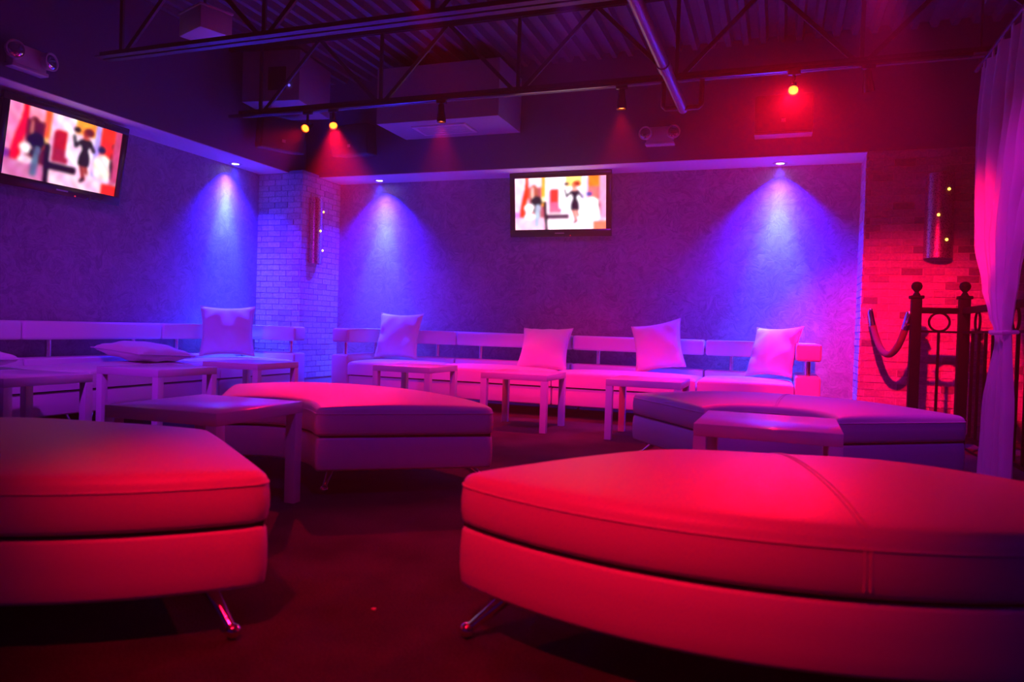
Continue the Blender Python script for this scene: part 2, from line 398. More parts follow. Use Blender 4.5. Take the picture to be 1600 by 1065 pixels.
# ------------------------------------------------------------------ curved ottomans
RI, RO, HALF = .47, 1.32, R(45)
def rin(a, sag): return RI*math.cos(HALF)/math.cos(a)+sag*(1-(a/HALF)**2)
def ottoman_grid(sag, inset, zt, zb, r_edge, crown, corner=.05, name='cushion', mat='leather', parent=None, bottom_in=.006):
    """a ring sector with softly rounded rims; local axis along +x, ring centre at the origin"""
    ri, ro = RI+inset, RO-inset
    dend = inset
    rm = (ri+ro)/2
    def samples(L, n):
        e = [0, .004, .010, .020, .034, .055, .085]
        mid = [.085+(L-.17)*i/n for i in range(1, n)]
        return e + mid + [L-x for x in reversed(e)]
    Lr = ro-ri; La = 2*HALF*rm
    us = samples(La, 26); vs_ = samples(Lr, 12)
    f = lambda d: -r_edge+math.sqrt(max(0, r_edge**2-(r_edge-min(d, r_edge))**2))
    bm = B(); V = []
    for u in us:
        row = []
        for v in vs_:
            du, dv = min(u, La-u), min(v, Lr-v)
            d = min(du, dv); su = 1 if u < La/2 else -1; sv = 1 if v < Lr/2 else -1
            uu, vv = u, v
            if du < corner and dv < corner:
                a, b = corner-du, corner-dv; h = math.hypot(a, b)
                if h > 1e-9:
                    k = max(a, b)/h; a *= k; b *= k
                uu = corner-a if su > 0 else La-(corner-a)
                vv = corner-b if sv > 0 else Lr-(corner-b)
            a0 = (uu/La-.5)*2*HALF; r0 = rin(a0, sag)+inset
            rr = r0+vv*(ro-r0)/Lr
            # the ends stay at a constant inset from the cut planes
            half = HALF-math.asin(min(.9, dend/rr))
            ang = (uu/La-.5)*2*half
            cu_, cv_ = 1-abs(2*u/La-1)**2.6, 1-abs(2*v/Lr-1)**2.2
            z = zt+f(d)+crown*max(0, cu_)**.6*max(0, cv_)**.75
            row.append(bm.verts.new((rr*math.cos(ang), rr*math.sin(ang), z)))
        V.append(row)
    nu, nv = len(us), len(vs_)
    for i in range(nu-1):
        for j in range(nv-1): bm.faces.new((V[i][j], V[i][j+1], V[i+1][j+1], V[i+1][j]))
    loop = [V[i][0] for i in range(nu)]+[V[nu-1][j] for j in range(1, nv)]+[V[i][nv-1] for i in range(nu-2, -1, -1)]+[V[0][j] for j in range(nv-2, 0, -1)]
    cen = Vector((rm*.98, 0, 0))
    prev = loop
    co = [v.co.copy() for v in loop]
    n = len(co)
    def normal2(i):
        t = co[(i+1) % n]-co[i-1]; return Vector((t.y, -t.x, 0)).normalized()
    nrm = [normal2(i) for i in range(n)]
    # orientation check
    if (nrm[nu//2]).dot(Vector((-1, 0, 0))) < 0: nrm = [-q for q in nrm]
    for z_, ins in ((zt-r_edge-(zt-r_edge-zb)*.33, -.004), (zt-r_edge-(zt-r_edge-zb)*.66, -.004), (zb+.012, 0), (zb+.003, bottom_in*.5), (zb, bottom_in*1.6)):
        cur = [bm.verts.new((co[i].x-nrm[i].x*ins, co[i].y-nrm[i].y*ins, z_)) for i in range(n)]
        for i in range(n): bm.faces.new((prev[i], prev[(i+1) % n], cur[(i+1) % n], cur[i]))
        prev = cur
    bm.faces.new(prev)
    bmesh.ops.recalc_face_normals(bm, faces=bm.faces)
    ob = mesh_obj(name, bm, mat, parent, angle=75)
    return ob, [c.copy() for c in co], us, vs_, V
def make_ottoman(sag, seam):
    t = thing('curved_ottoman', '', 'ottoman')
    crown = .050
    base, bl, *_ = ottoman_grid(sag, .004, .272, .118, .010, 0.0, .035, 'base', 'leather_base', t)
    cush, cl, us, vs_, V = ottoman_grid(sag, 0.0, .412, .284, .028, crown, .045, 'cushion', 'leather', t)
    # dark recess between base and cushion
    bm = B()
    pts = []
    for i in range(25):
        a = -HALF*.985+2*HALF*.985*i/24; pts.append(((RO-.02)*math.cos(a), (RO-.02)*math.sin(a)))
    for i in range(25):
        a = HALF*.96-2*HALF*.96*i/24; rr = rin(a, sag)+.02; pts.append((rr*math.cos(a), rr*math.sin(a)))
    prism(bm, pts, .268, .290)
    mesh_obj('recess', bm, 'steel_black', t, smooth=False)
    # piping round the top rim
    bm = B(); tube(bm, [(p.x, p.y, p.z) for p in cl], .0032, 6, closed=True)
    mesh_obj('piping', bm, 'leather', cush)
    # stitched seam across the middle
    bm = B()
    R0 = rin(0, sag); L = RO-R0; pts = []
    for j in range(0, 31):
        v = L*j/30; dv = min(v, L-v); cv_ = 1-abs(2*v/L-1)**2.2
        z = .412-.028+math.sqrt(max(0, .028**2-(.028-min(dv, .028))**2))+crown*max(0, cv_)**.75
        pts.append((R0+v, 0, z+.0008))
    pts = [(R0-.004, 0, .30), (R0-.003, 0, .36)]+pts+[(RO+.003, 0, .36), (RO+.004, 0, .30)]
    for s in (-.006, .006): tube(bm, [(p[0], p[1]+s, p[2]) for p in pts], .0026, 6)
    if seam: mesh_obj('seam', bm, 'leather', cush)
    else: bm.free()
    # chrome legs under the four corners
    for rr, sg in ((RI+.10, 1), (RI+.10, -1), (RO-.11, 1), (RO-.11, -1)):
        a = sg*(HALF-.14/rr); p = Vector((rr*math.cos(a), rr*math.sin(a), .119))
        ob = sg*(HALF-.085/rr); r2 = rr+(-.05 if rr < 1 else .125); q = Vector((r2*math.cos(ob), r2*math.sin(ob), .020))
        bm = B(); tube(bm, [p, p.lerp(q, .5), q], [.021, .016, .011], 12)
        lg = mesh_obj('leg', bm, 'chrome', t)
        bm = B(); ball(bm, q, .0195, 14); mesh_obj('foot', bm, 'chrome', lg)
    return t
otts = [((-.09, 2.93), 282, .03, 'large white curved ottoman in the right foreground, its rounded side toward the viewer'),
        ((-2.28, 2.39), -82, .03, 'white curved ottoman cut off by the left edge of the picture'),
        ((-2.36, 2.60), 81, .15, 'white curved ottoman behind the low table at left centre, top glowing pink'),
        ((-.09, 3.69), 82, .27, 'white curved ottoman in front of the iron railing, hollow side toward the low table')]
for c, a, sag, lab in otts:
    o = make_ottoman(sag, lab.startswith('large') or 'railing' in lab)
    o.location = (c[0], c[1], 0); o.rotation_euler = (0, 0, R(a))
    tag(o, lab, 'ottoman', 'curved white ottomans')

# ------------------------------------------------------------------ low tables
def make_table():
    t = thing('side_table', '', 'table')
    h = .275
    box_obj('tabletop', (-h, h, -h, h, .40, .45), 'lacquer', t, .002)
    for sx in (-1, 1):
        for sy in (-1, 1):
            box_obj('leg', (min(sx*h, sx*(h-.05)), max(sx*h, sx*(h-.05)), min(sy*h, sy*(h-.05)), max(sy*h, sy*(h-.05)), 0, .40), 'lacquer_leg', t, .0015)
    return t
TB = make_table()
tabs = [((-1.94, 5.70), 0, 'square white side table before the middle of the back sofa, dark shadow beneath'),
        ((-3.01, 5.86), -1, 'square white side table before the left end of the back sofa'),
        ((-.92, 5.655), 0, 'square white side table between the back sofa and the ottoman by the railing'),
        ((-2.265, 2.51), 1, 'square white table nearest the viewer on the left, before the pink-topped ottoman'),
        ((-.03, 3.29), -1, 'square white table behind the big foreground ottoman, in the hollow of another'),
        ((-4.165, 4.11), 0, 'square white side table by the left sofa, under the flat-lying pillow'),
        ((-4.22, 5.17), 1, 'square white side table by the left sofa, under its upright pillow'),
        ((-4.18, 3.075), 0, 'square white side table at the left edge of the picture by the sofa')]
for i, (c, a, lab) in enumerate(tabs):
    o = TB if i == 0 else copy_tree(TB)
    o.location = (c[0], c[1], 0); o.rotation_euler = (0, 0, R(a))
    tag(o, lab, 'table', 'square white side tables')

# ------------------------------------------------------------------ sofa sections
def sofa_section(width, arm, label, loc, rz, group):
    """local: x along the sofa, y from the front (0) to the back, z up; arm: -1 left end, 1 right end, 0 none"""
    t = thing('sofa_section', label, 'sofa', loc, rz, group)
    g = .006; x0, x1 = g, width-g; AW = .195; DP = .82
    sx0 = x0+(AW+.006 if arm < 0 else 0); sx1 = x1-(AW+.006 if arm > 0 else 0)
    box_obj('base', (sx0, sx1, .012, .63, .112, .272), 'leather_base', t, .012, 3)
    # seat cushion with a gentle crown
    bm = B(); nx, ny = 16, 10; r_ = .03
    def sm(L, n): 
        e = [0, .004, .012, .03, .06]; return e+[.06+(L-.12)*i/n for i in range(1, n)]+[L-q for q in reversed(e)]
    xs_, ys_ = sm(sx1-sx0, nx), sm(.63, ny); V = []
    for a in xs_:
        row = []
        for b in ys_:
            d = min(a, sx1-sx0-a, b, .63-b)
            f = -r_+math.sqrt(max(0, r_**2-(r_-min(d, r_))**2))
            ca = max(0, 1-abs(2*a/(sx1-sx0)-1)**3); cb = max(0, 1-abs(2*b/.63-1)**2.4)
            row.append(bm.verts.new((sx0+a, b, .412+f+.026*ca**.6*cb**.7)))
        V.append(row)
    for i in range(len(xs_)-1):
        for j in range(len(ys_)-1): bm.faces.new((V[i][j], V[i+1][j], V[i+1][j+1], V[i][j+1]))
    loop = [V[i][0] for i in range(len(xs_))]+[V[-1][j] for j in range(1, len(ys_))]+[V[i][-1] for i in range(len(xs_)-2, -1, -1)]+[V[0][j] for j in range(len(ys_)-2, 0, -1)]
    lo_ = [bm.verts.new((v.co.x, v.co.y, .284)) for v in loop]
    n = len(loop)
    for i in range(n): bm.faces.new((loop[i], lo_[i], lo_[(i+1) % n], loop[(i+1) % n]))
    bm.faces.new(lo_[::-1]); bmesh.ops.recalc_face_normals(bm, faces=bm.faces)
    sc_ = mesh_obj('seat_cushion', bm, 'leather', t, angle=75)
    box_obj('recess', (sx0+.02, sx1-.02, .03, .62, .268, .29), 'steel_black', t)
    bx0 = x0+(AW+.004 if arm < 0 else 0); bx1 = x1-(AW+.004 if arm > 0 else 0)
    box_obj('back_ledge', (bx0, bx1, .635, DP, .112, .468), 'leather_base', t, .018, 3)
    if arm:
        ax0 = x0 if arm < 0 else x1-AW
        box_obj('arm', (ax0, ax0+AW, 0, DP, .112, .482), 'leather_base', t, .02, 3)
    # padded rail: straight, or turning forward over the arm
    yb0, yb1 = .66, DP-.005
    if arm == 0: pts = [(x0, yb0), (x1, yb0), (x1, yb1), (x0, yb1)]
    elif arm > 0: pts = [(x0, yb0), (x1-AW, yb0), (x1-AW, 0), (x1, 0), (x1, yb1), (x0, yb1)]
    else: pts = [(x0, 0), (x0+AW, 0), (x0+AW, yb0), (x1, yb0), (x1, yb1), (x0, yb1)]
    bm = B(); prism(bm, pts, .605, .748, .024, 4); mesh_obj('backrest', bm, 'leather', t, angle=60)
    ps = []
    if arm >= 0: ps.append((.24, .74))
    if arm <= 0: ps.append((width-.24, .74))
    if arm == 0: ps = [(.26, .74), (width-.26, .74)]
    if arm: ps.append((ax0+AW/2, .11)); ps.append((ax0+AW/2, .70))
    for px_, py_ in ps:
        zb = .482 if (arm and ax0 <= px_ <= ax0+AW) else .468
        bm = B(); tube(bm, [(px_, py_, zb-.012), (px_, py_, .615)], .021, 14); mesh_obj('backrest_post', bm, 'tube', t)
    for lx, ly in ((.07, .07), (width-.07, .07), (.07, DP-.08), (width-.07, DP-.08)):
        q = (lx, ly, .018); p = (lx+(.04 if lx < width/2 else -.04), ly+(.03 if ly < .4 else -.03), .116)
        bm = B(); tube(bm, [p, q], [.019, .010], 10); lg = mesh_obj('leg', bm, 'chrome', t)
        bm = B(); ball(bm, q, .0175, 10); mesh_obj('foot', bm, 'chrome', lg)
    return t
SY = 6.45
gb = 'sections of the back sofa'; gl = 'sections of the left sofa'
sofa_section(1.09, -1, 'left end section of the back white sofa, armrest beside the brick column', (-4.29, SY, 0), 0, gb)
sofa_section(1.26, 0, 'armless back sofa section left of the middle seam, with a leaning pillow', (-3.20, SY, 0), 0, gb)
sofa_section(1.29, 0, 'armless back sofa section right of the middle seam, with a twisted pillow', (-1.94, SY, 0), 0, gb)
sofa_section(.985, 1, 'right end section of the back white sofa, red-lit armrest end', (-.65, SY, 0), 0, gb)
SX = -4.60
sofa_section(1.24, 1, 'far end section of the left sofa with armrest in front of the column', (SX, 5.23, 0), R(90), gl)
sofa_section(1.315, 0, 'armless left sofa section with the flat-lying pillow on it', (SX, 3.915, 0), R(90), gl)
sofa_section(1.315, 0, 'left sofa section cut off by the picture edge below the angled television', (SX, 2.60, 0), R(90), gl)

# ------------------------------------------------------------------ pillows
def pillow_mesh(size, thick, seed):
    rg = random.Random(seed); n = 22; bm = B(); top = []; bot = []
    ph = [rg.uniform(0, 6.28) for _ in range(6)]
    for i in range(n+1):
        a = math.sin((i/n-.5)*math.pi) if False else 2*i/n-1
        rt, rb_ = [], []
        for j in range(n+1):
            b = 2*j/n-1
            # pinched sides, pointed corners
            k = 1-.11*(1-b*b)*abs(a)**3; l = 1-.11*(1-a*a)*abs(b)**3
            x_, y_ = a*k*size/2, b*l*size/2
            e = max(0, (1-a**2))*max(0, (1-b**2))
            h = thick/2*e**.42
            wv = .006*math.sin(5*a+ph[0])*math.sin(4*b+ph[1])*e+.010*math.sin(11*a*b+ph[2])*(1-e)*e*3
            on = i in (0, n) or j in (0, n)
            vt = bm.verts.new((x_, y_, (0 if on else h+wv)))
            rt.append(vt); rb_.append(vt if on else bm.verts.new((x_, y_, -h+wv)))
        top.append(rt); bot.append(rb_)
    for i in range(n):
        for j in range(n):
            bm.faces.new((top[i][j], top[i+1][j], top[i+1][j+1], top[i][j+1]))
            bm.faces.new((bot[i][j], bot[i][j+1], bot[i+1][j+1], bot[i+1][j]))
    loop = [top[i][0].co.copy() for i in range(n+1)]+[top[n][j].co.copy() for j in range(1, n+1)]+[top[i][n].co.copy() for i in range(n-1, -1, -1)]+[top[0][j].co.copy() for j in range(n-1, 0, -1)]
    return bm, loop
def pillow(label, size, thick, center, xaxis, up, seed, group):
    """xaxis: direction of the pillow's width; up: direction of its height"""
    X = Vector(xaxis).normalized(); Y = Vector(up); Y = (Y-X*Y.dot(X)).normalized(); Zv = X.cross(Y)
    t = thing('throw_pillow', label, 'pillow', (0, 0, 0), 0, group)
    mt = Matrix((X, Y, Zv)).transposed().to_4x4(); mt.translation = center
    t.matrix_world = mt
    bm, loop = pillow_mesh(size, thick, seed)
    mesh_obj('cover', bm, 'fabric', t, angle=80)
    bm = B(); tube(bm, loop, .0045, 6, closed=True); mesh_obj('piping', bm, 'fabric_edge', t)
    return t
gp = 'white throw pillows on the sofas'
pillow('upright white pillow at the left end of the back sofa, top sagging in the middle', .50, .15, (-3.79, 6.955, .685), (1, .03, 0), (0, .30, 1), 1, gp)
pillow('white pillow leaning far back at the middle of the back sofa', .50, .16, (-2.14, 6.86, .612), (1, .05, .02), (.22, .75, 1), 2, gp)
pillow('white pillow standing twisted on one corner, right of the back sofa middle', .47, .15, (-1.06, 6.95, .675), (1, -.05, .20), (-.22, .30, 1), 3, gp)
pillow('white pillow turned sideways beside the right armrest of the back sofa', .47, .16, (-.04, 6.86, .668), (.80, -.56, .04), (.38, .22, 1), 4, gp)
pillow('upright white pillow near the far end of the left sofa, before the plaster wall', .50, .15, (-5.03, 5.80, .69), (.80, .60, .02), (-.18, .20, 1), 5, gp)
pillow('white pillow lying flat on the seat of the left sofa', .55, .16, (-4.92, 4.70, .515), (.05, 1, -.05), (-1, .05, .07), 6, gp)
pillow('white pillow at the left picture edge showing only its pointed corner', .55, .16, (-4.93, 3.19, .515), (0, 1, 0), (-1, 0, .05), 7, gp)

# ------------------------------------------------------------------ televisions
def paint(u, v):
    """music-video frame, u to the right, v up, both 0..1"""
    def el(cx, cy, rx, ry): return ((u-cx)/rx)**2+((v-cy)/ry)**2 < 1
    def seg(x0, y0, x1, y1, w_):
        dx, dy = x1-x0, y1-y0; t = max(0, min(1, ((u-x0)*dx+(v-y0)*dy*.32)/(dx*dx+dy*dy*.32+1e-9)))
        return math.hypot((u-x0-t*dx), (v-y0-t*dy)*.57) < w_
    c = (.99, .94, .98)
    # back room
    if u < .10: c = (.95, .75, .85) if v > .35 else (.72, .45, .75)
    if .085 < u+.03*math.sin(v*5) < .155: c = (.95, .22, .10)
    if .155 <= u < .36: c = (.62, .30, .36) if v < .82 else (.92, .55, .62)
    if .16 < u < .30 and v > .82: c = (.98, .82, .88)
    if u > .30 and u < .345 and v > .45: c = (.98, .62, .12) if v > .62 or v < .52 else (1, .9, .7)
    if .345 < u < .40 and v > .35: c = (.98, .88, .95)
    if .38 < u < .52 and .32 < v < .75: c = (.80, .36, .50)
    if .40 < u < .50 and .52 < v < .78: c = (.85, .20, .16)
    if .49 < u < .56 and v > .4: c = (1, .97, 1)
    if .56 < u < .74 and v > .80: c = (1, .82, .45)
    if .74 < u < .86: c = (.85, .80, .98)
    if u > .80 and v > .55: c = (.97, .42, .40) if v < .80 else (.98, .45, .10)
    if el(.84, .40, .09, .20): c = (1, .98, .95)
    if el(.82, .66, .035, .05): c = (.25, .25, .55)
    if u > .93: c = (.88, .55, .70)
    if .915 < u < .935 and .25 < v < .8 and abs(u-.925-.02*math.sin(v*7)) < .012: c = (.30, .10, .20)
    # floor
    if v < .24-.03*u: c = (.98, .90, .95) if .36 < u < .92 else (.90, .70, .82)
    if .36 < u < .60 and .20 < v < .30: c = (.30, .18, .28)
    if v < .16 and u > .86: c = (.95, .45, .35)
    # dark pillar
    if abs(u-.345+.03*(v-.3)) < .018 and v < .55: c = (.10, .04, .10)
    # left musician
    if el(.215, .90, .05, .06): c = (.98, .75, .82)
    if el(.215, .70, .055, .17): c = (.62, .32, .25)
    if .19 < u < .21 and .58 < v < .82: c = (.90, .72, .70)
    if el(.245, .54, .065, .11): c = (.10, .12, .16)
    if el(.165, .42, .055, .085) or el(.17, .26, .06, .06): c = (.98, .95, .96)
    if el(.225, .38, .025, .035): c = (.12, .08, .14)
    if seg(.26, .44, .245, .10, .028): c = (.60, .66, .74)
    # dancer in the dark dress
    if seg(.645, .36, .68, .16, .013) or seg(.68, .38, .70, .26, .013): c = (.72, .28, .20)
    if seg(.68, .16, .655, .13, .010): c = (.22, .06, .08)
    if u > .615 and u < .715 and .36 < v < .74 and abs(u-.665) < .047-.022*math.exp(-((v-.60)/.06)**2)+.004*math.sin(v*20): c = (.07, .09, .17)
    if seg(.63, .72, .575, .62, .012) or seg(.575, .62, .555, .76, .010): c = (.16, .12, .18)
    if seg(.70, .72, .745, .60, .013): c = (.14, .12, .18)
    if el(.665, .76, .035, .03): c = (.90, .62, .55)
    if el(.655, .83, .026, .055): c = (.78, .42, .30)
    if el(.685, .86, .045, .06) and not el(.650, .82, .022, .045): c = (.62, .18, .07)
    if el(.575, .86, .03, .035): c = (.16, .10, .16)
    return c
def screen_mesh(mat, wd, ht):
    nx, ny = 128, 72; bm = B(); lay = bm.loops.layers.float_color.new('picture')
    V = [[bm.verts.new((wd*(i/nx-.5), 0, ht*(j/ny-.5))) for j in range(ny+1)] for i in range(nx+1)]
    P = {}
    for i in range(nx+1):
        for j in range(ny+1):
            acc = [0, 0, 0]
            for ox in (-.4, .4):
                for oy in (-.4, .4):
                    q = paint(min(.999, max(.001, (i+ox)/nx)), min(.999, max(.001, (j+oy)/ny)))
                    for k in range(3): acc[k] += q[k]/4
            P[(i, j)] = [a**2.2 for a in acc]
    for it in range(3):
        Q = {}
        for (i, j), c in P.items():
            nb = [P.get((i+a, j+b), c) for a in (-1, 0, 1) for b in (-1, 0, 1)]
            Q[(i, j)] = [sum(q[k] for q in nb)/9 for k in range(3)]
        P = Q
    for (i, j), c in P.items():
        g_ = .82+.30*math.sin(i*.37+1.3*math.sin(j*.21))*math.sin(j*.29+1.1*math.sin(i*.17))
        h_ = .85+.25*math.sin(i*.23+j*.31)
        P[(i, j)] = [min(1, c[0]*(.9+.12*g_)), min(1, c[1]*(.72+.28*g_)*(.8+.22*h_)), min(1, c[2]*(.75+.26*g_))]
    for i in range(nx):
        for j in range(ny):
            f = bm.faces.new((V[i][j], V[i+1][j], V[i+1][j+1], V[i][j+1]))
            for lp, ij in zip(f.loops, ((i, j), (i+1, j), (i+1, j+1), (i, j+1))): lp[lay] = (*P[ij], 1)
    me = bpy.data.meshes.new('screen'); bm.to_mesh(me); bm.free(); me.materials.append(MATS[mat]); return me
def television(label, loc, rz, tilt, mat):
    """local: screen faces -y, top leans toward -y by tilt"""
    t = bpy.data.objects.new('television', None); COL.objects.link(t); tag(t, label, 'television', 'flat televisions on the walls')
    t.location = loc; t.rotation_euler = (tilt, 0, rz)
    wd, ht, fr = 1.075, .655, .055
    box_obj('back_case', (-wd/2+.03, wd/2-.03, -.012, .055, -ht/2+.03, ht/2-.03), 'plastic_black', t, .012)
    bm = B()
    lowb = .075
    for d in ((-wd/2, wd/2, -.035, .0, ht/2-fr, ht/2), (-wd/2, wd/2, -.035, .0, -ht/2, -ht/2+lowb), (-wd/2, -wd/2+fr, -.035, .0, -ht/2+lowb-.002, ht/2-fr+.002), (wd/2-fr, wd/2, -.035, .0, -ht/2+lowb-.002, ht/2-fr+.002)):
        box(bm, *d, bev=.006, seg=2)
    mesh_obj('frame', bm, 'plastic_black', t)
    link('screen', screen_mesh(mat, wd-2*fr+.006, ht-fr-lowb+.006), t, (0, -.022, (lowb-fr)/2))
    box_obj('logo_plate', (-.05, .05, -.0365, -.034, -ht/2+.030, -ht/2+.042), 'logo_grey', t)
    bm = B(); ball(bm, (.115, -.036, -ht/2+.012), .006, 8); mesh_obj('standby_light', bm, 'led_red', t)
    box_obj('wall_mount', (-.16, .16, .045, .10, -.12, .12), 'steel_black', t, .004)
    return t
television('flat television on the back plaster wall above the sofa', (-2.155, 7.295, 2.083), 0, R(7.5), 'screen_bright')
television('flat television seen at an angle on the left plaster wall', (-5.30, 4.245, 2.063), R(90), R(9), 'screen_angled')

# ------------------------------------------------------------------ wall sconces
def sconce(label, loc, rz, h=.70, r_=.105):
    """half cylinder of perforated metal; local wall plane y=0, facing -y"""
    t = thing('wall_sconce', label, 'wall lamp', loc, rz, 'perforated metal sconces')
    n = 24; bm = B(); outer, inner = [], []
    for i in range(n+1):
        a = math.pi+math.pi*i/n
        outer.append((r_*math.cos(a), r_*.95*math.sin(a)-.022)); inner.append(((r_-.004)*math.cos(a), (r_-.004)*.95*math.sin(a)-.022))
    ring = [(-r_, 0)]+outer+[(r_, 0), (r_-.004, 0)]+inner[::-1]+[(-r_+.004, 0)]
    prism(bm, ring, 0, h)
    mesh_obj('shade', bm, 'perforated', t, angle=30)
    box_obj('back_plate', (-.05, .05, -.02, 0, .06, h-.06), 'steel_black', t, .002)
    pts = [(r_*.97*math.cos(math.pi+math.pi*i/16), r_*.92*math.sin(math.pi+math.pi*i/16)-.022) for i in range(17)]
    bm = B(); prism(bm, [(-r_*.97, -.001)]+pts+[(r_*.97, -.001)], .012, .016); mesh_obj('bottom_plate', bm, 'steel_black', t, smooth=False)
    for i, (a, z_) in enumerate(((-62, .80), (-102, .50), (-64, .21))):
        q = (r_*math.cos(R(a)), r_*.95*math.sin(R(a))-.024, h*z_)
        bm = B(); ball(bm, q, .011, 10); mesh_obj('light_point', bm, 'lamp_yellow', t)
    return t
sconce('perforated metal sconce on the red-lit brick wall above the railing', (1.215, D-.008, 1.49), 0)
sconce('perforated metal sconce on the pale brick column, seen from the side', (CX+.008, 6.93, 1.44), R(90), .72, .085)

# ------------------------------------------------------------------ recessed wall washers
def downlight(label, x_, y_, wall_dir):
    t = thing('recessed_downlight', label, 'light', (x_, y_, S-.006), 0, 'blue recessed wall washers')
    bm = B(); lathe(bm, [(.036, .002), (.036, -.004), (.062, -.006), (.066, -.001), (.066, .001)], 24); mesh_obj('trim_ring', bm, 'plastic_white', t)
    bm = B(); lathe(bm, [(0, -.002), (.034, -.002), (.035, .001)], 20); mesh_obj('lens', bm, 'lamp_blue', t)
    wx, wy = wall_dir
    bpy.context.view_layer.update()
    spot('wash_lamp', (x_, y_, S-.014), (x_+wx*.05, y_+wy*.05, S-2.0), 1250, BLUE, 106, 1.0, .03, t)
    spot('wash_pale_lamp', (x_, y_, S-.014), (x_+wx*.04, y_+wy*.04, S-2.0), 340, PALE, 72, 1.0, .03, t)
    spot('wash_core_lamp', (x_, y_, S-.014), (x_+wx*.06, y_+wy*.06, S-2.0), 1100, PALE, 42, 1.0, .03, t)
    return t
downlight('recessed blue light over the right part of the back wall', -.048, 7.305, (0, 1))
downlight('recessed blue light over the left part of the back wall by the column', -4.27, 7.29, (0, 1))
downlight('recessed blue light over the left wall near the column', -5.335, 6.21, (-1, 0))

# ------------------------------------------------------------------ ceiling: joists, pipe, ducts
JZ = 2.74
def joist(label, y_, x0, x1, node0, step):
    t = thing('roof_joist', label, 'joist', (0, y_, 0), 0, 'open-web steel roof joists')
    for z0, z1, nm in ((JZ, JZ+.05, 'bottom_chord'), (DECK-.055, DECK-.002, 'top_chord')):
        for s in (-1, 1):
            bm = B(); xa = x0 if nm == 'bottom_chord' else XL+.002; xb = x1
            ya, yb = sorted((s*.012, s*.062)); yc, yd = sorted((s*.012, s*.018))
            if nm == 'bottom_chord':
                box(bm, xa, xb, ya, yb, z0, z0+.006); box(bm, xa, xb, yc, yd, z0+.0061, z1)
            else:
                box(bm, xa, xb, ya, yb, z1-.006, z1); box(bm, xa, xb, yc, yd, z0, z1-.0061)
            mesh_obj(nm, bm, 'joist_paint', t, smooth=False)
    k = 0; xn = node0
    while xn < x1-.1:
        bm = B(); bar(bm, (xn, 0, JZ+.02), (xn, 0, DECK-.04), .014, .010); mesh_obj('web_vertical', bm, 'joist_paint', t, smooth=False)
        for s in (-1, 1):
            xt = xn+s*step/2
            if xt < XL+.05 or xt > x1: continue
            bm = B(); bar(bm, (xn+s*.03, 0, JZ+.02), (xt, 0, DECK-.04), .016, .010); mesh_obj('web_diagonal', bm, 'joist_paint', t, smooth=False)
        xn += step
    return t
joist('steel joist nearest the back wall, carrying the spotlight track', 5.77, -4.92, XR, -4.68, 1.29)
joist('nearer steel joist crossing the top left of the picture', 4.22, -4.90, XR, -4.70, 1.29)

t = thing('ceiling_pipe', 'painted pipe hanging under the joists, ending in a square bracket', 'pipe', (-.764, 0, 0))
bm = B(); tube(bm, [(0, 1.0, 2.50), (0, 5.86, 2.545)], .038, 18); mesh_obj('pipe_run', bm, 'pipe_paint', t)
bm = B(); tube(bm, [(0, 4.80, 2.5355), (0, 4.93, 2.5366)], .046, 18); mesh_obj('coupling', bm, 'pipe_paint', t)
bm = B(); tube(bm, [(-.145, 5.79, JZ+.002), (-.145, 5.79, 2.555), (-.125, 5.79, 2.535), (.125, 5.79, 2.530), (.145, 5.79, 2.55), (.145, 5.79, JZ+.002)], .020, 10); mesh_obj('bracket', bm, 'steel_black', t)

# bulkhead box with air grille, fixed to the back soffit
t = thing('air_bulkhead', 'boxed air bulkhead with a grille underneath, on the back soffit', 'air duct', (0, 0, 0))
zb = 2.765
box_obj('casing', (-3.80, -2.515, 6.40, D-.001, zb, 3.30), 'duct_white', t)
bm = B()
gx0, gx1, gy0, gy1 = -3.50, -2.92, 6.55, 6.87
for d in ((gx0, gx1, gy0, gy0+.03), (gx0, gx1, gy1-.03, gy1), (gx0, gx0+.03, gy0+.03, gy1-.03), (gx1-.03, gx1, gy0+.03, gy1-.03)): box(bm, d[0], d[1], d[2], d[3], zb-.012, zb)
gr = mesh_obj('grille_frame', bm, 'plastic_white', t, smooth=False)
for i in range(6):
    y_ = gy0+.055+i*.042
    box_obj('grille_slat', (gx0+.03, gx1-.03, y_-.012, y_+.012, zb-.009, zb), 'plastic_white', gr)

t = thing('corner_duct', 'pale square duct in the ceiling corner above the left speaker', 'air duct', (-4.69, 6.12, 2.90), R(8))
box_obj('casing', (-.30, .30, -.25, .40, 0, .48), 'duct_white', t, .004)
box_obj('access_panel', (-.02, .16, -.262, -.25, .10, .32), 'steel_black', t)
bm = B(); ball(bm, (.20, -.262, .14), .012, 8); mesh_obj('status_light', bm, 'led_blue', t)

t = thing('ceiling_box', 'small pale box tucked above the nearer joist', 'box', (-4.28, 4.60, 2.99), R(-20))
box_obj('casing', (-.17, .17, -.12, .14, 0, .17), 'plastic_white', t, .012)
box_obj('lid', (-.175, .175, -.125, .145, .17, .185), 'plastic_white', t, .004)
bm = B(); tube(bm, [(0, 0, .18), (0, 0, DECK-2.99)], .012, 8); mesh_obj('hanger', bm, 'steel_black', t)

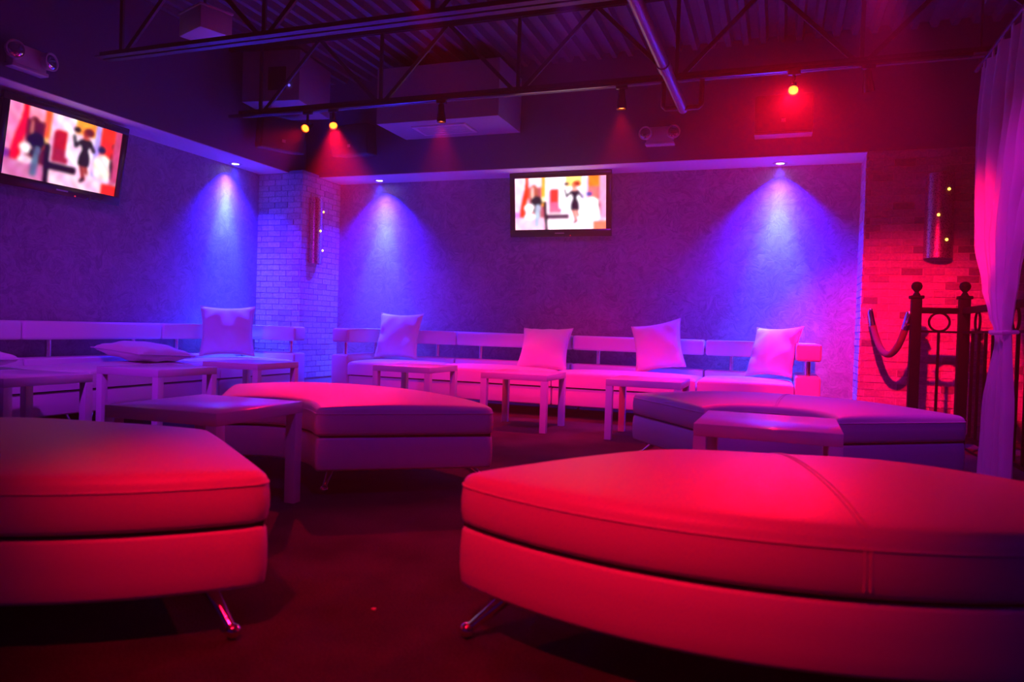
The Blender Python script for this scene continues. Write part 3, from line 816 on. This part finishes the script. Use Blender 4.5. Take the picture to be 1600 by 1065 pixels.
# ------------------------------------------------------------------ speakers
def speaker(label, loc, rz, tilt, ledge=False):
    t = bpy.data.objects.new('wall_speaker', None); COL.objects.link(t); tag(t, label, 'speaker', 'black loudspeakers on the soffits')
    t.location = loc; t.rotation_euler = (tilt, 0, rz)
    bm = B(); prism(bm, [(-.24, -.12), (.24, -.12), (.20, .10), (-.20, .10)], -.16, .16, .02, 3); mesh_obj('cabinet', bm, 'speaker_black', t)
    box_obj('grille', (-.222, .222, -.128, -.119, -.145, .145), 'speaker_black', t, .003)
    box_obj('logo_plate', (-.018, .018, -.1305, -.127, -.075, -.045), 'logo_grey', t)
    box_obj('mount', (-.05, .05, .09, .17, -.05, .05), 'steel_black', t)
    if ledge: box_obj('bottom_trim', (-.235, .235, -.115, .09, -.172, -.158), 'pipe_paint', t)
    return t
speaker('black speaker on the back soffit right of the emergency light', (-.03, D-.175, 2.715), 0, R(4), True)
speaker('black speaker on the back soffit above the brick column', (-4.30, D-.19, 2.735), R(-4), R(8))
speaker('black speaker on the left soffit near the ceiling corner', (XL+.22, 6.25, 2.68), R(62), R(8))

# ------------------------------------------------------------------ emergency lights
def emergency(label, loc, rz):
    t = thing('emergency_light', label, 'emergency light', loc, rz, 'two-headed emergency lights')
    box_obj('housing', (-.125, .125, -.075, 0, -.075, .075), 'plastic_white', t, .01)
    box_obj('base_trim', (-.135, .135, -.085, 0, -.095, -.070), 'plastic_white', t, .006)
    for s in (-1, 1):
        M = Matrix.Rotation(R(90), 4, 'X') @ Matrix.Identity(4)
        rotz = Matrix.Rotation(R(s*14), 4, 'Z')
        bm = B(); lathe(bm, [(0, -.055), (.035, -.05), (.056, -.015), (.063, .02), (.063, .032), (.055, .034), (.053, .026)], 20, (s*.125, -.085, .012), rotz @ M)
        hd = mesh_obj('lamp_head', bm, 'plastic_white', t)
        bm = B(); lathe(bm, [(.053, .027), (.045, .033), (.03, .037), (0, .039)], 20, (s*.125, -.085, .012), rotz @ M)
        mesh_obj('lens', bm, 'chrome', hd)
    return t
emergency('white two-headed emergency light on the back soffit', (-1.11, D, 2.645), 0)
emergency('white two-headed emergency light on the left soffit above the angled television', (XL, 3.72, 2.585), R(90))

# ------------------------------------------------------------------ track with spotlight heads
TY = 5.70; TZ = 2.725
t = thing('light_track', 'thin metal lighting track under the joist nearest the back wall', 'light track', (0, TY, TZ))
box_obj('rail', (-4.98, 1.15, -.017, .017, -.013, .013), 'track_metal', t, .002)
for xh in (-4.6, -3.4, -2.1, -.83, .5, 1.1):
    box_obj('clip', (xh-.012, xh+.012, -.02, .13, .012, .018), 'steel_black', t)
def track_head(label, x_, target, lens, power, size, blend=.6, z_=2.595, glow=True):
    t = thing('spotlight_head', label, 'spotlight', (x_, TY, z_), 0, 'black spotlight heads on the track')
    bm = B(); tube(bm, [(0, 0, TZ-.012-z_), (0, 0, .03)], .012, 10); mesh_obj('stem', bm, 'plastic_black', t)
    box_obj('adapter', (-.045, .045, -.016, .016, TZ-.04-z_, TZ-.013-z_), 'plastic_black', t, .003)
    d = (Vector(target)-Vector((x_, TY, z_))).normalized()
    M = d.to_track_quat('-Z', 'Y').to_matrix().to_4x4()
    bm = B(); lathe(bm, [(0, .085), (.026, .083), (.030, .02), (.036, -.015), (.040, -.065), (.036, -.066), (.034, -.05)], 20, (0, 0, 0), M)
    hd = mesh_obj('can', bm, 'plastic_black', t)
    bm = B(); lathe(bm, [(0, -.056), (.02, -.055), (.033, -.051)], 18, (0, 0, 0), M)
    mesh_obj('lens', bm, lens, hd)
    if power:
        bpy.context.view_layer.update()
        p = Vector((x_, TY, z_))+d*.075
        spot('red_head_lamp', p, target, power, RED, size, blend, .03, t)
    return t
track_head('spotlight head pointing down in front of the air bulkhead', -2.76, (-2.70, 5.85, 0), 'lamp_red_dim', 340, 70, .7)
track_head('spotlight head pointing down left of the pipe bracket', -1.215, (-1.15, 5.80, 0), 'lamp_red_dim', 340, 70, .7)
track_head('brightly glowing red spotlight head right of the pipe', .035, (-.1, 2.7, .42), 'lamp_red', 360, 58, .8)
track_head('unlit spotlight head at the right end of the track', .52, (.9, 6.7, 0), 'plastic_black', 0, 40)
track_head('brightest red spotlight head, above the brick column', -3.83, (-2.25, 3.75, .42), 'lamp_red', 800, 36, .8)
track_head('smaller red spotlight head at the left end of the track', -4.10, (-3.2, 2.0, .42), 'lamp_red', 110, 34, .8, 2.575)

# ------------------------------------------------------------------ iron railing, rope and curtain
P1 = (.985, 6.42); P2 = (1.305, 6.40); RZ_ = 1.06
def rail_post(t, x_, y_):
    p = box_obj('post', (x_-.036, x_+.036, y_-.036, y_+.036, 0, 1.125), 'iron', t, .003)
    box_obj('cap', (x_-.048, x_+.048, y_-.048, y_+.048, 1.125, 1.150), 'iron', p, .006)
    bm = B(); lathe(bm, [(.03, 1.15), (.022, 1.165), (.014, 1.178), (.024, 1.19), (.036, 1.205), (.040, 1.225), (.032, 1.246), (.015, 1.256), (0, 1.259)], 18, (x_, y_, 0)); mesh_obj('finial', bm, 'iron', p)
def ring(t, c, r_, plane):
    pts = []
    for i in range(28):
        a = 2*math.pi*i/28
        pts.append((c[0]+(r_*math.cos(a) if plane == 'x' else 0), c[1]+(r_*math.cos(a) if plane == 'y' else 0), c[2]+r_*math.sin(a)))
    bm = B(); tube(bm, pts, .0085, 8, closed=True); mesh_obj('ring_ornament', bm, 'iron', t)
gf = 'black iron railing panels'
t = thing('iron_railing', 'narrow black iron railing panel between two posts with ball finials', 'railing', (0, 0, 0), 0, gf)
rail_post(t, *P1); rail_post(t, *P2)
box_obj('top_rail', (P1[0]+.036, P2[0]-.036, P1[1]-.02, P1[1]+.02, RZ_-.045, RZ_), 'iron', t, .004)
box_obj('middle_rail', (P1[0]+.036, P2[0]-.036, P1[1]-.010, P1[1]+.010, .868, .884), 'iron', t)
box_obj('bottom_rail', (P1[0]+.036, P2[0]-.036, P1[1]-.012, P1[1]+.012, .10, .125), 'iron', t)
ring(t, ((P1[0]+P2[0])/2, P1[1]-.006, (RZ_-.045+.884)/2), (RZ_-.045-.884)/2+.004, 'x')
box_obj('baluster', ((P1[0]+P2[0])/2-.009, (P1[0]+P2[0])/2+.009, P1[1]-.009, P1[1]+.009, .125, .868), 'iron', t)
t = thing('iron_railing', 'long black iron railing panel running toward the viewer past the curtain', 'railing', (0, 0, 0), 0, gf)
yb = 3.2
box_obj('top_rail', (P2[0]-.02, P2[0]+.02, yb, P2[1]-.037, RZ_-.045, RZ_), 'iron', t, .004)
box_obj('middle_rail', (P2[0]-.010, P2[0]+.010, yb, P2[1]-.037, .868, .884), 'iron', t)
box_obj('bottom_rail', (P2[0]-.012, P2[0]+.012, yb, P2[1]-.037, .10, .125), 'iron', t)
y_ = P2[1]-.30; k = 0
while y_ > yb+.05:
    box_obj('baluster', (P2[0]-.009, P2[0]+.009, y_-.009, y_+.009, .125, .868), 'iron', t)
    if k in (1, 6, 11, 16): ring(t, (P2[0], y_+.06, (RZ_-.045+.884)/2), (RZ_-.045-.884)/2+.004, 'y')
    y_ -= .178; k += 1
rail_post(t, P2[0], yb-.036)

t = thing('barrier_rope', 'dark red velvet rope sagging from a wall hook to the iron post', 'rope', (0, 0, 0))
A = Vector((.727, D-.055, 1.03)); Bv = Vector((P1[0]-.045, P1[1], 1.005))
pts = []
for i in range(25):
    s = i/24; p = A.lerp(Bv, s); p.z -= .335*(1-(2*s-1)**2)**.9*(1.0)
    pts.append(p)
bm = B(); tube(bm, pts[1:-1], .026, 12); mesh_obj('rope', bm, 'rope_velvet', t)
for q, q2 in ((pts[0], pts[2]), (pts[-1], pts[-3])):
    bm = B(); tube(bm, [q+Vector((0, 0, .02)), q, q2], [.018, .027, .029], 12); mesh_obj('end_cap', bm, 'chrome', t)
box_obj('wall_hook', (.712, .742, D-.06, D-.006, 1.035, 1.065), 'chrome', t, .004)

def curtain():
    t = thing('sheer_curtain', 'sheer white curtain tied back to the railing at the right edge', 'curtain', (0, 0, 0))
    xc = P2[0]-.068
    n = 96; ZT = 2.668
    #        z,   far y,  near y, x centre, fold depth
    keys = [(ZT, 5.80, 4.30, xc, .028), (2.30, 5.84, 4.36, xc, .045), (1.85, 5.80, 4.50, xc-.01, .05), (1.45, 5.66, 4.65, xc-.02, .05),
            (1.15, 5.40, 4.74, xc-.03, .04), (.98, 5.20, 4.79, xc-.035, .035), (.87, 5.05, 4.82, xc-.035, .028), (.80, 5.06, 4.82, xc-.03, .028),
            (.60, 5.10, 4.81, xc-.03, .032), (.35, 5.14, 4.79, xc-.03, .036), (.02, 5.17, 4.78, xc-.03, .04)]
    def at(z):
        for a, b in zip(keys, keys[1:]):
            if a[0] >= z >= b[0]:
                s = (a[0]-z)/(a[0]-b[0]); s = s*s*(3-2*s)
                return [a[i]+(b[i]-a[i])*s for i in range(1, 5)]
        return keys[-1][1:]
    bm = B(); rows = []
    for i in range(61):
        z_ = ZT-(ZT-.02)*i/60; y0, y1, x_, fd = at(z_); row = []
        for j in range(n+1):
            s = j/n
            y_ = y0+(y1-y0)*s
            ph = s*2*math.pi*6
            xx = x_+.75*fd*math.sin(ph+.6*math.sin(z_*2.1))+.25*fd*math.sin(ph*1.7+1+z_)
            if z_ < .8: xx += (s-.7)*.06*min(1, (.8-z_)/.3)
            sag = -.015*abs(math.sin(s*math.pi*9)) if i == 0 else 0
            row.append(bm.verts.new((xx, y_, z_+sag)))
        rows.append(row)
    for a, b in zip(rows, rows[1:]):
        for j in range(n): bm.faces.new((a[j], a[j+1], b[j+1], b[j]))
    mesh_obj('cloth', bm, 'sheer', t, angle=80)
    for j in range(0, 8):
        y_ = 5.78-j*.215
        bm = B(); prism(bm, [(xc-.004, y_-.022), (xc+.004, y_-.022), (xc+.004, y_+.022), (xc-.004, y_+.022)], 2.645, 2.722); mesh_obj('tab', bm, 'sheer', t, smooth=False)
    bm = B(); tube(bm, [(xc+.028, 4.94, .87), (xc-.01, 5.06, .875), (xc-.075, 5.02, .868), (xc-.09, 4.93, .862), (xc-.06, 4.82, .865), (xc+.01, 4.83, .87)], .012, 8, closed=True); mesh_obj('tie_back', bm, 'sheer', t)
    bm = B(); tube(bm, [(xc, 6.0, 2.708), (xc, 3.0, 2.708)], .014, 10); rod = mesh_obj('rod', bm, 'steel_black', t)
    for yy in (5.9, 4.6, 3.1):
        bm = B(); tube(bm, [(xc, yy, 2.708), (xc, yy, DECK)], .008, 8); mesh_obj('hanger', bm, 'steel_black', rod)
curtain()

# a scrap of paper on the carpet
bm = B(); prism(bm, [(-.006, -.005), (.007, -.004), (.005, .006), (-.005, .005)], 0, .003); sp = mesh_obj('paper_scrap', bm, 'paper', None, (-1.051, 1.828, .0005), smooth=False)
tag(sp, 'tiny scrap of paper on the dark carpet between the front ottomans', 'scrap')
